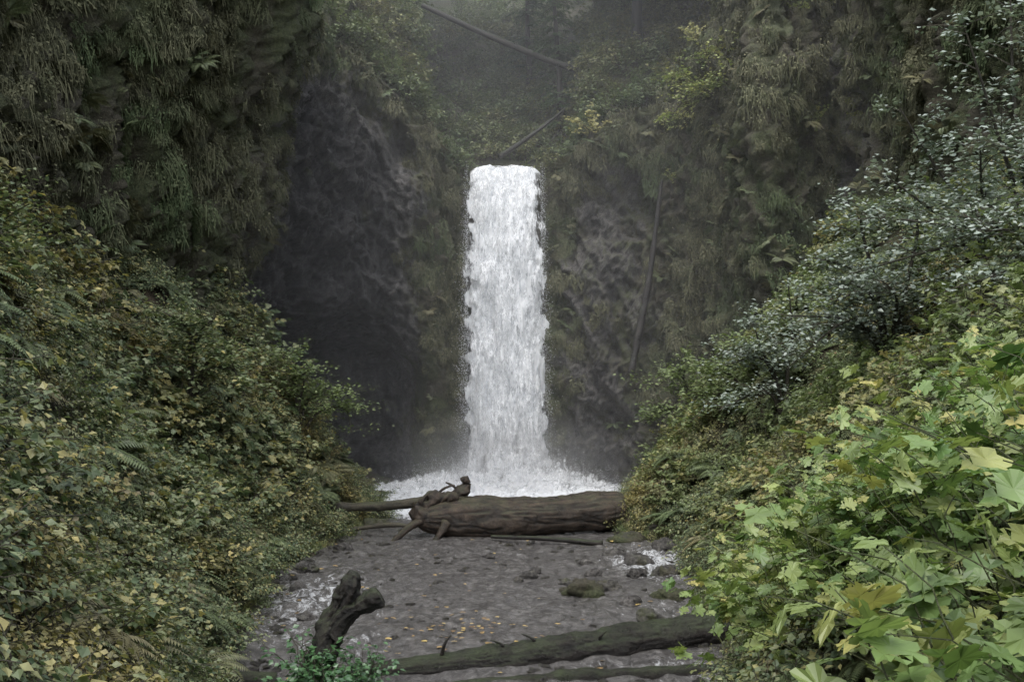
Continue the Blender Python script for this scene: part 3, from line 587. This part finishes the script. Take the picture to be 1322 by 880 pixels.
# ------------------------------------------------------------------ waterfall
e=empty('waterfall')
def fallsheet(name,x0,x1,out,seed,dens,ztop=14.55):
    nu,nv=90,420; u=np.linspace(0,1,nu)[:,None]; v=np.linspace(0,1,nv)[None]
    up=v<.08; q=np.clip((v-.08)/.92,0,1); fallz=ztop+.05-(ztop+.15)*q**1.0
    yy=np.where(up,48.5-(v/.08)*2.9,45.6-out*np.sqrt(q)); zz=np.where(up,ztop+.2-.15*v/.08,fallz)
    spread=.97+.02*np.sin(q*3)+.10*q**2.
    w=(x1-x0)/2*spread; xc=(x0+x1)/2+.08*np.sin(q*2.5)
    X=xc+(u*2-1)*w+0*v; Y=yy+0*u; Z=zz+0*u
    X=X+(.30*fbm(u*5,v*11,0,4,seed)*np.abs(u*2-1)**2+.05*fbm(u*5,v*9,0,3,seed))*np.minimum(q*5,1); Y=Y-.22*fbm(X*2.2,Z*.55,0,5,seed+1)*sstep(0,.1,q)-.25*(1-(u*2-1)**4)*sstep(0,.2,q)
    Z=Z+np.where(up,.04*fbm(X*3,Y*3,0,3,seed),0)-.4*np.abs(fbm(X*1.5,0*Z,0,3,seed+7))*sstep(-.02,.04,v-.08)*(1-sstep(0,.1,q))-.3*np.abs(u*2-1)**6*(v<.12)
    ed=1-np.abs(u*2-1); a=dens*sstep(-.02,.22,ed+.16*fbm(u*3,v*30,0,3,seed+2))+0*v; a=a*sstep(0,.03,1-v+0*u+.01)
    mb=MB(); mb.add(np.stack([X,Y,Z],-1),gridfaces(nu,nv),0,a.ravel()); return mb.build(name,[M_fallw],True,parent=e)
fallsheet('back_curtain',-1.98,1.36,.9,1,1.3,14.5)
fallsheet('middle_curtain',-1.95,1.3,1.15,2,.55,14.52)
fallsheet('front_curtain',-1.98,1.33,1.4,3,.3,14.54)
mb=MB()
for k in range(200):
    a=R.uniform(0,2*np.pi); rr=R.uniform(.05,1.)
    cx,cy=-.33+np.cos(a)*4.0*rr,43.0+np.sin(a)*1.4*rr; wd=R.uniform(.6,1.6); ht=R.uniform(.5,1.6)*(.35+1.5*(1-rr)**1.5)
    u=np.linspace(0,1,26)[:,None]; v=np.linspace(0,1,18)[None]; ax=R.uniform(-.5,.5)
    X=cx+(u-.5)*wd*math.cos(ax)*(1+.5*v)+.12*fbm(u*4,v*4,k,3,k)+(cx+.33)*.25*v; Y=cy+(u-.5)*wd*math.sin(ax)+.25*v+.15*fbm(u*4,v*4,k+9,3,k); Z=-.1+ht*v*(1-(u*2-1)**2*.7)+.12*fbm(u*4,v*4,k+5,3,k)
    Y=Y-.6*(1-v)**2
    al=1.2*(1-v**1.3)*(1-np.abs(u*2-1)**2)
    mb.add(np.stack([X,Y,Z],-1),gridfaces(26,18),0,(al).ravel())
mb.build('splash',[M_fallw],True,parent=e)
mb=MB(); n=9000
OC=(np.array([[1,0,0],[-1,0,0],[0,1,0],[0,-1,0],[0,0,1],[0,0,-1.]])*.5,np.array([[0,2,4],[2,1,4],[1,3,4],[3,0,4],[2,0,5],[1,2,5],[3,1,5],[0,3,5]]))
q=R.rand(n)**.7; sd=np.where(R.rand(n)<.5,-1,1); xx=-.33+sd*(1.6+np.abs(R.normal(0,.10+.22*q,n))); P=np.stack([xx,44.6-R.rand(n)*.9-q*.3,14.4-14.2*q],-1)
m=40000; a=R.rand(m)*6.28; rr=np.abs(R.normal(0,1,m)); P2=np.stack([-.33+np.cos(a)*(1.0+rr*1.7),43.2+np.sin(a)*1.1*rr-.3,np.abs(R.normal(0,1.0,m))*np.exp(-rr*.4)],-1)
P=np.vstack([P,P2]); leaves(mb,P,np.tile([0,0,-1.],(len(P),1)),R.normal(0,1,(len(P),3)),R.uniform(.01,.03,len(P)),OC)
mb.build('spray',[M_drop],parent=e)

# mist at the plunge pool
def volmat(name,build,col=(.99,.99,.99)):
    m,nt,out=newmat(name); g=G(nt); vs=g.n('VolumePrincipled'); vs.inputs['Color'].default_value=(*col,1)
    vs.inputs['Anisotropy'].default_value=0; build(g,vs); g.l(vs.outputs[0],out.inputs['Volume']); return m
bpy.ops.mesh.primitive_uv_sphere_add(segments=32,ring_count=16,radius=1)
o=bpy.context.object; o.name='mist'; o.location=(-.3,43.4,.5); o.scale=(6.5,2.8,3.6); o.parent=e
def b1(g,vs):
    co=g.n('TexCoord').outputs['Object']; ln=g.n('VectorMath',operation='LENGTH'); g.l(co,ln.inputs[0])
    fall=g.math('SUBTRACT',1.,ln.outputs['Value'],True); fall=g.math('POWER',fall,1.5); g.l(g.math('MULTIPLY',fall,.36),vs.inputs['Density'])
m=volmat('mist_mat',b1); m.cycles.volume_step_rate=3.; o.data.materials.append(m)
def box(name,x0,x1,y0,y1,z0,z1,d):
    me=bpy.data.meshes.new(name); V=[(x,y,z) for x in (x0,x1) for y in (y0,y1) for z in (z0,z1)]
    me.from_pydata(V,[],[(0,1,3,2),(4,6,7,5),(0,4,5,1),(2,3,7,6),(0,2,6,4),(1,5,7,3)]); o=bpy.data.objects.new(name,me); scene.collection.objects.link(o)
    me.materials.append(volmat(name+'_mat',lambda g,vs: setattr(vs.inputs['Density'],'default_value',d))); return o
box('gorge_haze',-30,30,31,85,-2,42,.0052)

# ------------------------------------------------------------------ light, camera
el,az=math.radians(62),math.radians(200)
w=bpy.data.worlds.new('World'); scene.world=w; w.use_nodes=True; nt=w.node_tree; nt.nodes.clear(); g=G(nt)
sk=g.n('TexSky',sky_type='NISHITA'); sk.sun_disc=False; sk.sun_elevation=el; sk.sun_rotation=az
hs=g.n('HueSaturation'); hs.inputs['Saturation'].default_value=.3; g.l(sk.outputs[0],hs.inputs['Color'])
bg=g.n('Background'); bg.inputs[1].default_value=.43; g.l(hs.outputs[0],bg.inputs[0]); o=g.n('OutputWorld'); g.l(bg.outputs[0],o.inputs[0])
ld=bpy.data.lights.new('sun','SUN'); ld.energy=2.8; ld.angle=math.radians(50); ld.color=(1,.97,.92)
lo=bpy.data.objects.new('sun',ld); scene.collection.objects.link(lo)
dirs=Vector((math.sin(az)*math.cos(el),math.cos(az)*math.cos(el),math.sin(el))); lo.rotation_euler=dirs.to_track_quat('Z','Y').to_euler()
cd=bpy.data.cameras.new('camera'); cam=bpy.data.objects.new('camera',cd); scene.collection.objects.link(cam)
cam.location=(0,0,4.4); cam.rotation_euler=(math.radians(90),0,0); cd.lens=35; cd.shift_y=60/1322; cd.clip_end=500; cd.clip_start=.05
scene.camera=cam
scene.view_settings.view_transform='Standard'; scene.view_settings.look='None'; scene.view_settings.exposure=0
